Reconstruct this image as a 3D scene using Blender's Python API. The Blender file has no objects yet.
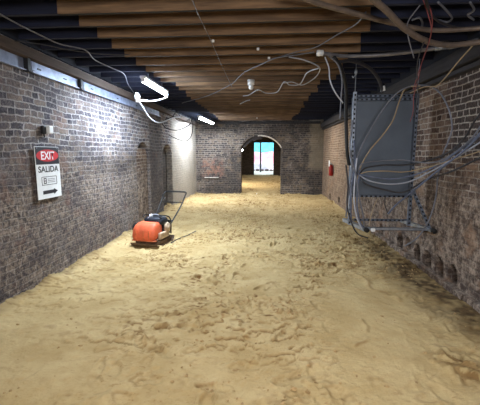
import bpy, bmesh, math, random
import numpy as np
from mathutils import Vector, Matrix
from mathutils.geometry import tessellate_polygon
random.seed(7); RNG = np.random.RandomState(11)
S = bpy.context.scene
COL = S.collection
PI = math.pi

# ------------------------------------------------------------------ camera
F = 350.0; CH = 1.6
PITCH = math.atan(49.5/F); YAW = math.atan(25*math.cos(PITCH)/F)
cd = bpy.data.cameras.new('camera'); cam = bpy.data.objects.new('camera', cd); COL.objects.link(cam)
cd.sensor_width = 36; cd.lens = F/480*36; cd.clip_start = .05; cd.clip_end = 300
cam.location = (0, 0, CH); cam.rotation_euler = (PI/2-PITCH, 0, YAW)
S.camera = cam
_R = cam.rotation_euler.to_matrix()
def ray(px, py): return _R @ Vector(((px-240)/F, -(py-202.5)/F, -1))
def atY(px, py, y): d = ray(px, py); return Vector((0,0,CH)) + d*(y/d.y)
def atX(px, py, x): d = ray(px, py); return Vector((0,0,CH)) + d*(x/d.x)
def atZ(px, py, z): d = ray(px, py); return Vector((0,0,CH)) + d*((z-CH)/d.z)

XL, XR, YB, YE = -2.70, 2.22, -3.0, 13.7      # room
ZJ = 2.80                                       # underside of joists

# ------------------------------------------------------------------ materials
def lin(c):
    return tuple(((v/255)/12.92 if v/255 <= .04045 else (((v/255)+.055)/1.055)**2.4) for v in c) + (1,)
class N:
    def __init__(s, name):
        s.m = bpy.data.materials.new(name); s.m.use_nodes = True; s.t = s.m.node_tree
        s.b = s.t.nodes['Principled BSDF']
    def n(s, ty, **k):
        o = s.t.nodes.new(ty)
        for a, v in k.items(): setattr(o, a, v)
        return o
    def l(s, a, b): s.t.links.new(a, b)
    def put(s, inp, v):
        if hasattr(v, 'is_output') or isinstance(v, bpy.types.NodeSocket): s.l(v, inp)
        else: inp.default_value = v
    def math(s, op, a, b=0.0, clamp=False):
        o = s.n('ShaderNodeMath', operation=op, use_clamp=clamp); s.put(o.inputs[0], a); s.put(o.inputs[1], b); return o.outputs[0]
    def mix(s, f, a, b, mode='MIX'):
        o = s.n('ShaderNodeMix', data_type='RGBA', blend_type=mode); s.put(o.inputs[0], f); s.put(o.inputs[6], a); s.put(o.inputs[7], b); return o.outputs[2]
    def noise(s, vec, sc, det=4, rough=.6, out=0):
        o = s.n('ShaderNodeTexNoise'); o.inputs['Scale'].default_value = sc; o.inputs['Detail'].default_value = det
        o.inputs['Roughness'].default_value = rough
        if vec is not None: s.l(vec, o.inputs['Vector'])
        return o.outputs[out]
    def step(s, v, a, b):
        o = s.n('ShaderNodeMapRange', interpolation_type='SMOOTHSTEP'); s.put(o.inputs[0], v)
        o.inputs[1].default_value = a; o.inputs[2].default_value = b; return o.outputs[0]
    def bump(s, h, st, dist):
        o = s.n('ShaderNodeBump'); o.inputs['Strength'].default_value = st; o.inputs['Distance'].default_value = dist
        s.l(h, o.inputs['Height']); s.l(o.outputs[0], s.b.inputs['Normal'])
    def coord(s, k='Object'): return s.n('ShaderNodeTexCoord').outputs[k]

def simple(name, rgb, rough=.6, metal=0, var=.25, sc=14, emit=None, bump=0.0):
    q = N(name); co = q.coord()
    nz = q.noise(co, sc, 5)
    c = lin(rgb); d = tuple(v*(1-var) for v in c[:3])+(1,); e = tuple(min(1, v*(1+var)) for v in c[:3])+(1,)
    q.l(q.mix(q.step(nz, .3, .7), d, e), q.b.inputs['Base Color'])
    q.b.inputs['Roughness'].default_value = rough; q.b.inputs['Metallic'].default_value = metal
    if emit: q.b.inputs['Emission Color'].default_value = emit[0]; q.b.inputs['Emission Strength'].default_value = emit[1]
    if bump: q.bump(nz, bump, .01)
    return q.m

def brick(name, side):
    q = N(name); co = q.coord()
    sp = q.n('ShaderNodeSeparateXYZ'); q.l(co, sp.inputs[0])
    g = q.n('ShaderNodeNewGeometry'); sn = q.n('ShaderNodeSeparateXYZ'); q.l(g.outputs['Normal'], sn.inputs[0])
    ny = q.math('GREATER_THAN', q.math('ABSOLUTE', sn.outputs[1]), .7)
    mu = q.n('ShaderNodeMix', data_type='FLOAT'); q.l(ny, mu.inputs[0]); q.l(sp.outputs[1], mu.inputs[2]); q.l(sp.outputs[0], mu.inputs[3])
    # wobble
    w1 = q.noise(co, 1.1, 2, .5); w2 = q.noise(co, 7, 3, .6); w3 = q.noise(co, 34, 4, .7); w4 = q.noise(co, 5.3, 3, .6, 1)
    sc4 = q.n('ShaderNodeSeparateColor'); q.l(w4, sc4.inputs[0])
    kw = .55 if side == 'right' else 1
    v = q.math('ADD', sp.outputs[2], q.math('MULTIPLY', q.math('SUBTRACT', w1, .5), .10*kw))
    v = q.math('ADD', v, q.math('MULTIPLY', q.math('SUBTRACT', w2, .5), .045*kw))
    v = q.math('ADD', v, q.math('MULTIPLY', q.math('SUBTRACT', w3, .5), .022))
    u = q.math('ADD', mu.outputs[0], q.math('MULTIPLY', q.math('SUBTRACT', sc4.outputs[0], .5), .12*kw))
    u = q.math('ADD', u, q.math('MULTIPLY', q.math('SUBTRACT', w3, .5), .03))
    cb = q.n('ShaderNodeCombineXYZ'); q.l(u, cb.inputs[0]); q.l(v, cb.inputs[1])
    bt = q.n('ShaderNodeTexBrick'); bt.offset = .5; bt.squash = .55; bt.squash_frequency = 3
    q.l(cb.outputs[0], bt.inputs['Vector'])
    bt.inputs['Scale'].default_value = 1; bt.inputs['Mortar Size'].default_value = .011; bt.inputs['Mortar Smooth'].default_value = .6
    bt.inputs['Brick Width'].default_value = .225; bt.inputs['Row Height'].default_value = .074; bt.inputs['Bias'].default_value = 0
    bt.inputs['Color1'].default_value = (0,0,0,1); bt.inputs['Color2'].default_value = (1,1,1,1); bt.inputs['Mortar'].default_value = (.5,.5,.5,1)
    P = dict(left=((46,45,54),(92,89,97),(146,130,120),(184,180,180)), right=((46,38,38),(104,82,72),(146,124,108),(178,166,154)),
             end=((46,44,50),(88,82,80),(128,114,102),(150,142,134)), dim=((40,38,38),(64,58,56),(84,76,70),(92,84,76)))[side]
    fine = q.noise(co, 42, 6, .75); mid = q.noise(co, 8, 5, .7); big = q.noise(co, .9, 4, .6)
    val = q.math('ADD', q.math('MULTIPLY', bt.outputs[0], .65), q.math('MULTIPLY', q.step(fine, .3, .7), .5))
    ramp = q.n('ShaderNodeValToRGB'); q.l(val, ramp.inputs[0]); cr = ramp.color_ramp
    cr.elements[0].position = .12; cr.elements[0].color = lin(P[0]); cr.elements[1].position = 1; cr.elements[1].color = lin(P[2])
    e_ = cr.elements.new(.5); e_.color = lin(P[1])
    wear = q.step(q.math('ADD', mid, q.math('MULTIPLY', fine, .5)), .5, .95)
    mf = q.math('MULTIPLY', bt.outputs['Fac'], q.math('SUBTRACT', 1.0, q.math('MULTIPLY', q.step(fine, .5, .7), .6)))
    col = q.mix(mf, ramp.outputs[0], lin(P[3]))
    col = q.mix(q.math('MULTIPLY', q.step(q.noise(co, 17, 6, .7), .52, .74), .5), col, lin(P[3]))
    col = q.mix(q.math('MULTIPLY', q.step(q.noise(co, 13, 5, .7), .56, .72), .7), col, lin(P[0]))
    z = sp.outputs[2]; y = sp.outputs[1]
    if side == 'left':
        low = q.step(q.math('ADD', z, q.math('MULTIPLY', q.math('SUBTRACT', mid, .5), 2.2)), 2.1, 1.0)
        ero = q.mix(q.step(q.noise(co, 19, 7, .8), .40, .62), lin((54,46,42)), lin((158,142,126)))
        col = q.mix(q.math('MULTIPLY', low, .75), col, ero)
        blot = q.math('MULTIPLY', q.step(q.noise(co, 2.0, 5, .7), .47, .62), .45)
        col = q.mix(blot, col, lin((58,54,62)))
        pil = q.math('MULTIPLY', q.step(y, 8.05, 8.2), q.step(y, 9.2, 9.1))
        col = q.mix(q.math('MULTIPLY', pil, .55), col, lin((62,58,60)))
        whi = q.math('MULTIPLY', q.step(big, .45, .7), q.step(fine, .42, .6))
        col = q.mix(q.math('MULTIPLY', whi, .5), col, lin((176,168,168)))
        rd = q.math('MULTIPLY', q.step(q.noise(co, 3.1, 4, .6), .56, .7), .35)
        col = q.mix(rd, col, lin((128,92,76)))
        col = q.mix(q.math('MULTIPLY', q.step(y, 9.9, 10.3), .55), col, lin((180,172,158)))  # far stretch painted paler, as if lit by the farther tube
    elif side == 'right':
        low = q.step(q.math('ADD', z, q.math('MULTIPLY', q.math('SUBTRACT', mid, .5), 1.4)), 1.55, 1.0)
        plas = q.mix(q.step(q.noise(co, 11, 8, .8), .42, .62), lin((72,60,54)), lin((172,154,138)))
        col = q.mix(q.math('MULTIPLY', low, .8), col, plas)
        col = q.mix(q.math('MULTIPLY', q.step(q.noise(co, 3.4, 5, .7), .5, .64), .5), col, lin((72,60,56)))
        tan = q.math('MULTIPLY', q.step(q.noise(co, 2.3, 4, .6), .54, .64), .45)
        col = q.mix(tan, col, lin((150,118,94)))
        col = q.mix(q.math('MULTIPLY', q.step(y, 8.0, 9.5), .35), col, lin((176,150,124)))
        near = q.math('MULTIPLY', q.step(y, 4.7, 4.25), q.step(q.math('ADD', z, q.math('SUBTRACT', mid, .5)), 1.35, 1.65))
        bd = q.n('ShaderNodeRGB'); bd.outputs[0].default_value = lin((40,37,42))
        ctr = q.mix(bt.outputs['Fac'], bd.outputs[0], lin((206,198,190)))
        col = q.mix(q.math('MULTIPLY', near, .92), col, q.mix(q.step(fine, .3, .8), ctr, lin((110,98,92))))
    elif side == 'end':
        x = sp.outputs[0]
        dk = q.step(big, .42, .58)
        col = q.mix(q.math('MULTIPLY', dk, .6), col, lin((40,38,42)))
        col = q.mix(q.math('MULTIPLY', q.step(q.noise(co, 4, 4, .7), .54, .66), .5), col, lin((128,112,92)))
        rp = q.math('MULTIPLY', q.math('MULTIPLY', q.step(x, -2.6, -2.4), q.step(x, -1.5, -1.8)), q.math('MULTIPLY', q.step(z, .6, .75), q.step(z, 1.5, 1.2)))
        col = q.mix(q.math('MULTIPLY', q.math('MULTIPLY', rp, q.step(mid, .4, .6)), .6), col, lin((150,108,92)))
        lp = q.math('MULTIPLY', q.step(q.math('ADD', x, q.math('MULTIPLY', mid, .5)), 1.85, 2.05), q.step(z, .8, 1.1))
        col = q.mix(q.math('MULTIPLY', lp, .5), col, lin((150,138,120)))
    q.l(col, q.b.inputs['Base Color']); q.b.inputs['Roughness'].default_value = .93
    q.b.inputs['Specular IOR Level'].default_value = .2
    h = q.math('ADD', q.math('MULTIPLY', q.math('SUBTRACT', 1.0, bt.outputs['Fac']), .6), q.math('ADD', q.math('MULTIPLY', mid, .9), q.math('MULTIPLY', fine, .55)))
    q.bump(h, 1.0, .022)
    return q.m

def wood(name, a, b, axis=0):
    q = N(name); co = q.coord('Object')
    mp = q.n('ShaderNodeMapping'); sc = [26, 26, 26]; sc[axis] = 1.6; mp.inputs['Scale'].default_value = sc
    oi = q.n('ShaderNodeObjectInfo'); q.l(co, mp.inputs['Vector'])
    va = q.n('ShaderNodeVectorMath', operation='ADD'); q.l(mp.outputs[0], va.inputs[0])
    cc = q.n('ShaderNodeCombineXYZ'); q.l(q.math('MULTIPLY', oi.outputs['Random'], 90), cc.inputs[0]); q.l(cc.outputs[0], va.inputs[1])
    nz = q.noise(va.outputs[0], 1, 6, .65); n2 = q.noise(co, 2.5, 3)
    c = q.mix(q.step(nz, .3, .72), lin(a), lin(b))
    c = q.mix(q.math('MULTIPLY', q.step(n2, .5, .7), .25), c, lin(tuple(v*.7 for v in a)))
    c = q.mix(q.math('MULTIPLY', oi.outputs['Random'], .45), c, lin(tuple(v*.75 for v in a)))
    q.l(c, q.b.inputs['Base Color']); q.b.inputs['Roughness'].default_value = .85; q.bump(nz, .4, .005)
    return q.m

def slotted(name, rgb):   # slotted strut, slots run along local Z
    q = N(name); co = q.coord(); sp = q.n('ShaderNodeSeparateXYZ'); q.l(co, sp.inputs[0])
    f = q.math('FRACT', q.math('MULTIPLY', sp.outputs[2], 1/.062))
    a = q.math('MULTIPLY', q.math('GREATER_THAN', f, .28), q.math('LESS_THAN', f, .76))
    b = q.math('LESS_THAN', q.math('ABSOLUTE', sp.outputs[0]), .0105)
    m = q.math('MULTIPLY', a, b)
    nz = q.noise(co, 20, 4)
    base = q.mix(q.step(nz, .3, .7), lin(tuple(v*.8 for v in rgb)), lin(rgb))
    q.l(q.mix(m, base, lin((14,14,18))), q.b.inputs['Base Color']); q.b.inputs['Metallic'].default_value = .35; q.b.inputs['Roughness'].default_value = .5
    return q.m

M = {}
M['brick_left'] = brick('brick_left', 'left'); M['brick_right'] = brick('brick_right', 'right')
M['brick_end'] = brick('brick_end', 'end'); M['brick_dim'] = brick('brick_dim', 'dim')
M['timber_dark'] = wood('timber_dark', (14,18,38), (28,34,60)); M['timber_brown'] = wood('timber_brown', (92,70,52), (150,118,86))
M['timber_under_shade'] = wood('timber_under_shade', (20,17,15), (38,31,26))  # darker wood copy that paints shade onto the joist undersides
M['plate_brown'] = wood('plate_brown', (70,56,48), (104,88,78), 1)
M['plate_dark'] = wood('plate_dark', (40,38,42), (68,64,66), 1)
M['deck'] = simple('deck_dark', (16,18,30), .9, var=.4, sc=3)
M['steel_pale'] = simple('steel_pale', (138,148,172), .45, .3, .3, 6)
M['galv'] = simple('galvanised', (150,156,166), .4, .6, .2, 20)
M['strut'] = slotted('slotted_strut', (176,186,204)); M['strut_dark'] = slotted('slotted_strut_dark', (120,130,148))
M['board'] = simple('board_blue_grey', (88,97,110), .55, .1, .1, 3)
M['white'] = simple('white_plastic', (228,230,232), .4, 0, .04)
M['black'] = simple('black_plastic', (24,24,27), .5, 0, .3)
M['rubber'] = simple('black_rubber', (20,19,20), .8, 0, .3, 30, bump=.3)
M['red'] = simple('sign_red', (190,34,44), .5, 0, .05)
M['ink'] = simple('sign_black', (22,22,34), .5, 0, .05)
M['extred'] = simple('extinguisher_red', (150,24,24), .4, 0, .15)
M['orange'] = simple('orange_paint', (214,98,62), .55, 0, .2, 9, bump=.1)
M['orange_dirty'] = simple('orange_dusty', (196,106,66), .6, 0, .3, 18)
M['plate_steel'] = simple('plate_steel', (98,76,60), .7, .2, .45, 14, bump=.5)
M['tan'] = simple('engine_tan', (178,156,132), .6, .1, .3, 16)
M['dkmetal'] = simple('engine_dark', (38,42,52), .5, .4, .4, 22)
M['cab_white'] = simple('cable_white', (176,180,192), .5, 0, .1)
M['cab_pale'] = simple('cable_pale', (140,144,156), .5, 0, .1)
M['cab_grey'] = simple('cable_grey', (104,106,116), .5, .1, .15)
M['cab_blue'] = simple('cable_bluegrey', (92,100,122), .5, .2, .15)
M['cab_tan'] = simple('cable_tan', (150,130,102), .6, 0, .15)
M['cab_dark'] = simple('cable_dark', (44,42,46), .6, 0, .2)
M['cab_black'] = simple('cable_black', (20,20,24), .6, 0, .2)
M['cab_red'] = simple('cable_red', (122,58,60), .6, 0, .2)
M['cond_brown'] = simple('conduit_brown', (112,98,88), .5, .2, .2, 12)
M['cond_grey'] = simple('conduit_grey', (120,118,122), .45, .3, .2, 12)
M['tube'] = simple('tube_glow', (255,255,255), .4, 0, 0, 1, emit=((.70,.84,1,1), 95))
M['lampglow'] = simple('lamp_glow', (255,255,255), .4, 0, 0, 1, emit=((.92,.96,1,1), 25))
M['mesh_cyan'] = simple('netting_cyan', (92,196,220), .8, 0, .3, 3)
M['pinkwall'] = simple('pink_wall', (236,160,176), .9, 0, .3, 1.6)
M['whitewall'] = simple('white_barrier', (228,216,226), .8, 0, .2, 2)
M['outdoor'] = simple('outdoor_ground', (214,198,178), .9, 0, .2, 2)
M['rubble'] = simple('rubble', (104,84,84), .9, 0, .5, 6)
M['whitewash'] = simple('whitewash', (205,200,192), .9, 0, .25, 8, bump=.4)

# sand
q = N('sand'); co = q.coord(); at = q.n('ShaderNodeAttribute', attribute_name='damp').outputs['Fac']; ac = q.n('ShaderNodeAttribute', attribute_name='cav_shade').outputs['Fac']
n1 = q.noise(co, 2.2, 5, .6); n2 = q.noise(co, 60, 5, .7); n3 = q.noise(co, 9, 5, .65)
c = q.mix(q.step(n1, .3, .7), lin((178,153,106)), lin((198,175,129)))
c = q.mix(q.math('MULTIPLY', q.step(n3, .5, .75), .30), c, lin((188,150,92)))
mpp = q.n('ShaderNodeMapping'); mpp.inputs['Scale'].default_value = (.8,1.5,1); q.l(co, mpp.inputs[0])
n5 = q.noise(mpp.outputs[0], 15, 7, .78); n6 = q.noise(co, 1.4, 3, .6)
fk = q.math('MULTIPLY', q.step(n5, .555, .66), q.step(n6, .38, .6)); sm_ = q.n('ShaderNodeAttribute', attribute_name='rough').outputs['Fac']
c = q.mix(q.math('MULTIPLY', q.math('MULTIPLY', fk, sm_), .75), c, lin((130,94,52)))
c = q.mix(q.math('MULTIPLY', q.step(n2, .45, .8), .25), c, lin((150,116,70)))
c = q.mix(q.math('MULTIPLY', ac, .95), c, lin((112,76,38)))  # painted shade of hollows and broken edges, plus brown of the clods
c = q.mix(q.math('MULTIPLY', at, 1.0, True), c, q.mix(q.step(n3, .3, .7), lin((50,38,26)), lin((104,82,56))))
q.l(c, q.b.inputs['Base Color']); q.b.inputs['Roughness'].default_value = .95; q.b.inputs['Specular IOR Level'].default_value = .15
q.bump(q.math('ADD', q.math('MULTIPLY', n2, .5), q.math('ADD', n3, q.math('MULTIPLY', n5, sm_))), .9, .016); M['sand'] = q.m
M['crumb'] = simple('sand_crumb', (170,140,96), .95, 0, .25, 30)

# ------------------------------------------------------------------ object helpers
def link(name, me, mat, parent=None):
    o = bpy.data.objects.new(name, me); COL.objects.link(o)
    if mat: o.data.materials.append(M[mat])
    if parent: o.parent = parent
    return o
def build(name, bm, mat, parent=None, smooth=False):
    me = bpy.data.meshes.new(name)
    bmesh.ops.recalc_face_normals(bm, faces=bm.faces[:])
    if smooth:
        for f in bm.faces: f.smooth = True
    bm.to_mesh(me); bm.free()
    return link(name, me, mat, parent)
def tag(o, label=None, cat=None, group=None, kind=None):
    if label: o['label'] = label
    if cat: o['category'] = cat
    if group: o['group'] = group
    if kind: o['kind'] = kind
    return o
def struct(o, label=None):
    o['kind'] = 'structure'
    if label: o['label'] = label
    return o
def thing(name, loc, label, cat, rz=0, group=None):
    o = bpy.data.objects.new(name, None); COL.objects.link(o); o.location = loc; o.rotation_euler = (0,0,rz)
    o.empty_display_size = .1
    return tag(o, label, cat, group)
def box(bm, c, s, bev=0, rot=None, seg=2):
    r = bmesh.ops.create_cube(bm, size=1); vs = r['verts']
    bmesh.ops.scale(bm, vec=s, verts=vs)
    if bev:
        es = list({e for v in vs for e in v.link_edges})
        r2 = bmesh.ops.bevel(bm, geom=es, offset=bev, segments=seg, affect='EDGES', profile=.5)
        vs = list({v for f in r2['faces'] for v in f.verts} | {v for v in vs if v.is_valid})
    if rot: bmesh.ops.rotate(bm, cent=(0,0,0), matrix=rot, verts=vs)
    bmesh.ops.translate(bm, vec=c, verts=vs); return vs
def cyl(bm, a, b, r, r2=None, seg=16):
    a = Vector(a); b = Vector(b); d = b-a
    o = bmesh.ops.create_cone(bm, cap_ends=True, segments=seg, radius1=r, radius2=r if r2 is None else r2, depth=d.length)
    bmesh.ops.rotate(bm, cent=(0,0,0), matrix=Vector((0,0,1)).rotation_difference(d).to_matrix(), verts=o['verts'])
    bmesh.ops.translate(bm, vec=(a+b)/2, verts=o['verts'])
def ball(bm, c, r, s=(1,1,1), sub=2):
    o = bmesh.ops.create_icosphere(bm, subdivisions=sub, radius=r)
    bmesh.ops.scale(bm, vec=s, verts=o['verts']); bmesh.ops.translate(bm, vec=c, verts=o['verts']); return o['verts']
def catmull(P, n=8):
    P = [Vector(p) for p in P]
    if len(P) < 3: return P
    Q = [P[0]*2-P[1]] + P + [P[-1]*2-P[-2]]; out = []
    for i in range(1, len(Q)-2):
        a, b, c, d = Q[i-1:i+3]
        for k in range(n):
            t = k/n
            out.append(.5*((2*b)+(c-a)*t+(2*a-5*b+4*c-d)*t*t+(3*b-a-3*c+d)*t**3))
    out.append(P[-1]); return out
def tube(bm, P, r, seg=8, ribs=False):
    rings = []; up = Vector((0,0,1)); prev = None
    for i, p in enumerate(P):
        d = (P[min(i+1, len(P)-1)] - P[max(i-1, 0)]).normalized()
        if prev is None: n = d.cross(up if abs(d.z) < .9 else Vector((1,0,0))).normalized()
        else: n = (prev - d*prev.dot(d)).normalized()
        prev = n; b = d.cross(n); rr = r*(1.07 if (ribs and i % 2) else 1)
        rings.append([bm.verts.new(p + n*math.cos(2*PI*k/seg)*rr + b*math.sin(2*PI*k/seg)*rr) for k in range(seg)])
    for A, B in zip(rings, rings[1:]):
        for k in range(seg): bm.faces.new((A[k], A[(k+1)%seg], B[(k+1)%seg], B[k]))
    bm.faces.new(rings[0][::-1]); bm.faces.new(rings[-1])
def loft(bm, secs, n=28, e=3.5):
    """secs: (cx,cy,z,hx,hy) superellipse sections"""
    rings = []
    for cx, cy, z, hx, hy in secs:
        R = []
        for k in range(n):
            t = 2*PI*k/n; c, s = math.cos(t), math.sin(t)
            R.append(bm.verts.new((cx+hx*math.copysign(abs(c)**(2/e), c), cy+hy*math.copysign(abs(s)**(2/e), s), z)))
        rings.append(R)
    for A, B in zip(rings, rings[1:]):
        for k in range(n): bm.faces.new((A[k], A[(k+1)%n], B[(k+1)%n], B[k]))
    bm.faces.new(rings[0][::-1]); bm.faces.new(rings[-1])
def cable(name, P, r, mat, label, cat='cable', group=None, parent=None, seg=6, n=8, ribs=False):
    bm = bmesh.new(); tube(bm, catmull(P, n), r, seg, ribs); o = build(name, bm, mat, parent, True)
    if parent is None: tag(o, label, cat, group)
    return o
def panel(name, mat, outer, holes, depth, frame):
    """flat wall slab with real openings. outer/holes = 2-D loops, frame(u,v,w)->xyz, w = depth behind the face"""
    bm = bmesh.new(); loops = [outer]+holes
    tris = tessellate_polygon([[Vector((u,v,0)) for u,v in L] for L in loops])
    flat = [p for L in loops for p in L]
    fr = [bm.verts.new(frame(u,v,0)) for u,v in flat]; bk = [bm.verts.new(frame(u,v,depth)) for u,v in flat]
    for t in tris:
        for V in (fr, bk):
            try: bm.faces.new([V[i] for i in t])
            except ValueError: pass
    k = 0
    for L in loops:
        for i in range(len(L)):
            a, b = k+i, k+(i+1)%len(L); bm.faces.new((fr[a], fr[b], bk[b], bk[a]))
        k += len(L)
    return build(name, bm, mat)
def arch(u0, u1, v0, vs, vt, n=14):
    """opening with segmental head: spring vs, crown vt"""
    L = [(u0, v0), (u1, v0)]
    c, h = (u0+u1)/2, (u1-u0)/2; rise = vt-vs; R = (h*h+rise*rise)/(2*rise); th = math.asin(min(1, h/R))
    if rise > h: R = None
    for i in range(n+1):
        if R: a = th - 2*th*i/n; L.append((c+R*math.sin(a), vt-R+R*math.cos(a)))
        else: a = PI*i/n; L.append((c+h*math.cos(a), vs+rise*math.sin(a)))
    return L

# ------------------------------------------------------------------ shell
HOLES = [(381,230,4,13),(400,241,6,17),(408,243,5,12),(417,253,6.5,19),(427,260,9,19),(439,268,9,22),(452.5,274.5,10,20)]
left_h = [arch(7.25, 8.1, -.2, 1.55, 1.84), arch(9.15, 10.08, -.2, 1.6, 1.84)]
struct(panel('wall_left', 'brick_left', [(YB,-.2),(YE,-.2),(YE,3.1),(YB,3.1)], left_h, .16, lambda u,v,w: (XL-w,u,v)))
bm = bmesh.new(); box(bm, (XL-.30, (YB+YE)/2, 1.45), (.26, YE-YB, 3.3)); struct(build('wall_left_backing', bm, 'brick_dim'))
bm = bmesh.new(); box(bm, (XL-.10, 7.68, .82), (.07, .84, 1.76)); struct(build('trim_niche_infill', bm, 'brick_right'), 'brown brick infill of the nearer arched niche in the left wall')
bm = bmesh.new(); box(bm, (XL-.125, 9.45, .7), (.07, .58, 1.75)); struct(build('trim_niche_infill', bm, 'brick_dim'), 'dark brick infill of the farther arched niche in the left wall')
rh = []
for px, py, w, h in HOLES:
    a = atX(px-w/2, py, XR); b = atX(px+w/2, py, XR); t = atX(px, py-h/2, XR); d = atX(px, py+h/2, XR)
    u0, u1 = sorted((a.y, b.y)); wj = (u1-u0)*.12
    rh.append([(u0,d.z),(u1-wj,d.z-.01),(u1,(t.z+d.z)/2),(u1-wj,t.z-.02),((u0+u1)/2,t.z+.012),(u0+wj,t.z-.03),(u0-.01,(t.z+d.z)/2)])
# two further small holes in the far stretch
for px, py in ((339,200),(330,196)):
    c = atX(px, py, XR); rh.append([(c.y-.12,c.z-.09),(c.y+.12,c.z-.09),(c.y+.13,c.z+.07),(c.y,c.z+.1),(c.y-.12,c.z+.08)])
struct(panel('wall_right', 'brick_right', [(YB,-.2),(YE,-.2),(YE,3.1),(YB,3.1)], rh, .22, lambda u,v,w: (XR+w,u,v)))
bm = bmesh.new(); box(bm, (XR+.42, (YB+YE)/2, 1.45), (.36, YE-YB, 3.3)); struct(build('wall_right_backing', bm, 'brick_dim'))
bm = bmesh.new(); box(bm, ((XL+XR)/2, YB-.15, 1.45), (XR-XL+1.2, .3, 3.3)); struct(build('wall_back', bm, 'brick_dim'))
# end wall with arch
ax0, ax1 = atY(241,180,YE).x, atY(281,180,YE).x
zc, zs = atY(261,135,YE).z, atY(241,147,YE).z
struct(panel('wall_end', 'brick_end', [(-5,-.2),(5,-.2),(5,3.1),(-5,3.1)], [arch(ax0,ax1,-.19,zs,zc)], .55, lambda u,v,w: (u,YE+w,v)))
# whitewashed brick ring of arch soffit
bm = bmesh.new()
A = arch(ax0,ax1,-.19,zs,zc)[2:][:9]
for dy0, dy1 in ((.02,.54),):
    vo = [(bm.verts.new((u,YE+dy0,v-.001)), bm.verts.new((u,YE+dy1,v-.001)), bm.verts.new((u*1.0,YE+dy1,v-.035)), bm.verts.new((u,YE+dy0,v-.035))) for u,v in A]
    for a, b in zip(vo, vo[1:]):
        for i in range(4): bm.faces.new((a[i], a[(i+1)%4], b[(i+1)%4], b[i]))
struct(build('trim_arch', bm, 'whitewash'))
bm = bmesh.new(); Q = arch(ax0,ax1,-.19,zs,zc)[2:][7:]
rr_ = random.Random(2); a_ = []; b_ = []
for u, v in Q:
    dr = .09+.05*rr_.random()
    a_.append((u, v+.01)); b_.append((u*1.0+.02*rr_.random(), v-dr-.06*rr_.random()))
vf = [[bm.verts.new((u, YE+y_, v)) for u, v in L] for y_ in (.10,.50) for L in (a_, b_)]
for i in range(len(Q)-1):
    for A1, B1 in ((vf[0],vf[1]),(vf[1],vf[3]),(vf[3],vf[2]),(vf[2],vf[0])): bm.faces.new((A1[i],A1[i+1],B1[i+1],B1[i]))
for i in (0, -1): bm.faces.new([vf[0][i],vf[1][i],vf[3][i],vf[2][i]])
struct(build('trim_broken_arch_ring', bm, 'plate_dark'), 'dark ragged broken brickwork under the left of the arch crown')
bm = bmesh.new(); box(bm, ((XL+XR)/2, YE-.06, 2.74), (XR-XL-.3, .10, .09), .01); struct(build('trim_header', bm, 'plate_dark'), 'timber header along the top of the end wall')
c = atY(211.5,177.5,YE-.03); bm = bmesh.new(); box(bm, c, (.55,.05,.035), .008); struct(build('trim_ledge', bm, 'whitewash'), 'narrow pale ledge on the end wall left of the arch')
# second room
Y2 = 25.3
dx0, dx1 = atY(254,160,Y2).x, atY(273.5,160,Y2).x; dzt = atY(262,142.5,Y2).z
struct(panel('wall_far', 'brick_dim', [(-5,-.2),(5,-.2),(5,3.2),(-5,3.2)], [[(dx0,-.19),(dx1,-.19),(dx1,dzt),(dx0,dzt)]], .45, lambda u,v,w: (u,Y2+w,v)))
for nm, x in (('wall_far_left', -3.4), ('wall_far_right', 3.4)):
    bm = bmesh.new(); box(bm, (x, (YE+.55+Y2)/2, 1.45), (.3, Y2-YE-.55, 3.3)); struct(build(nm, bm, 'brick_end'))
bm = bmesh.new(); box(bm, (0, (YE+Y2)/2+.3, 3.15), (7.2, Y2-YE+1, .1)); struct(build('ceiling_far_room', bm, 'deck'))
bm = bmesh.new(); box(bm, ((XL+XR)/2, (YB+YE)/2, 3.10), (XR-XL+1.2, YE-YB+.4, .08)); struct(build('ceiling', bm, 'deck'))

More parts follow.
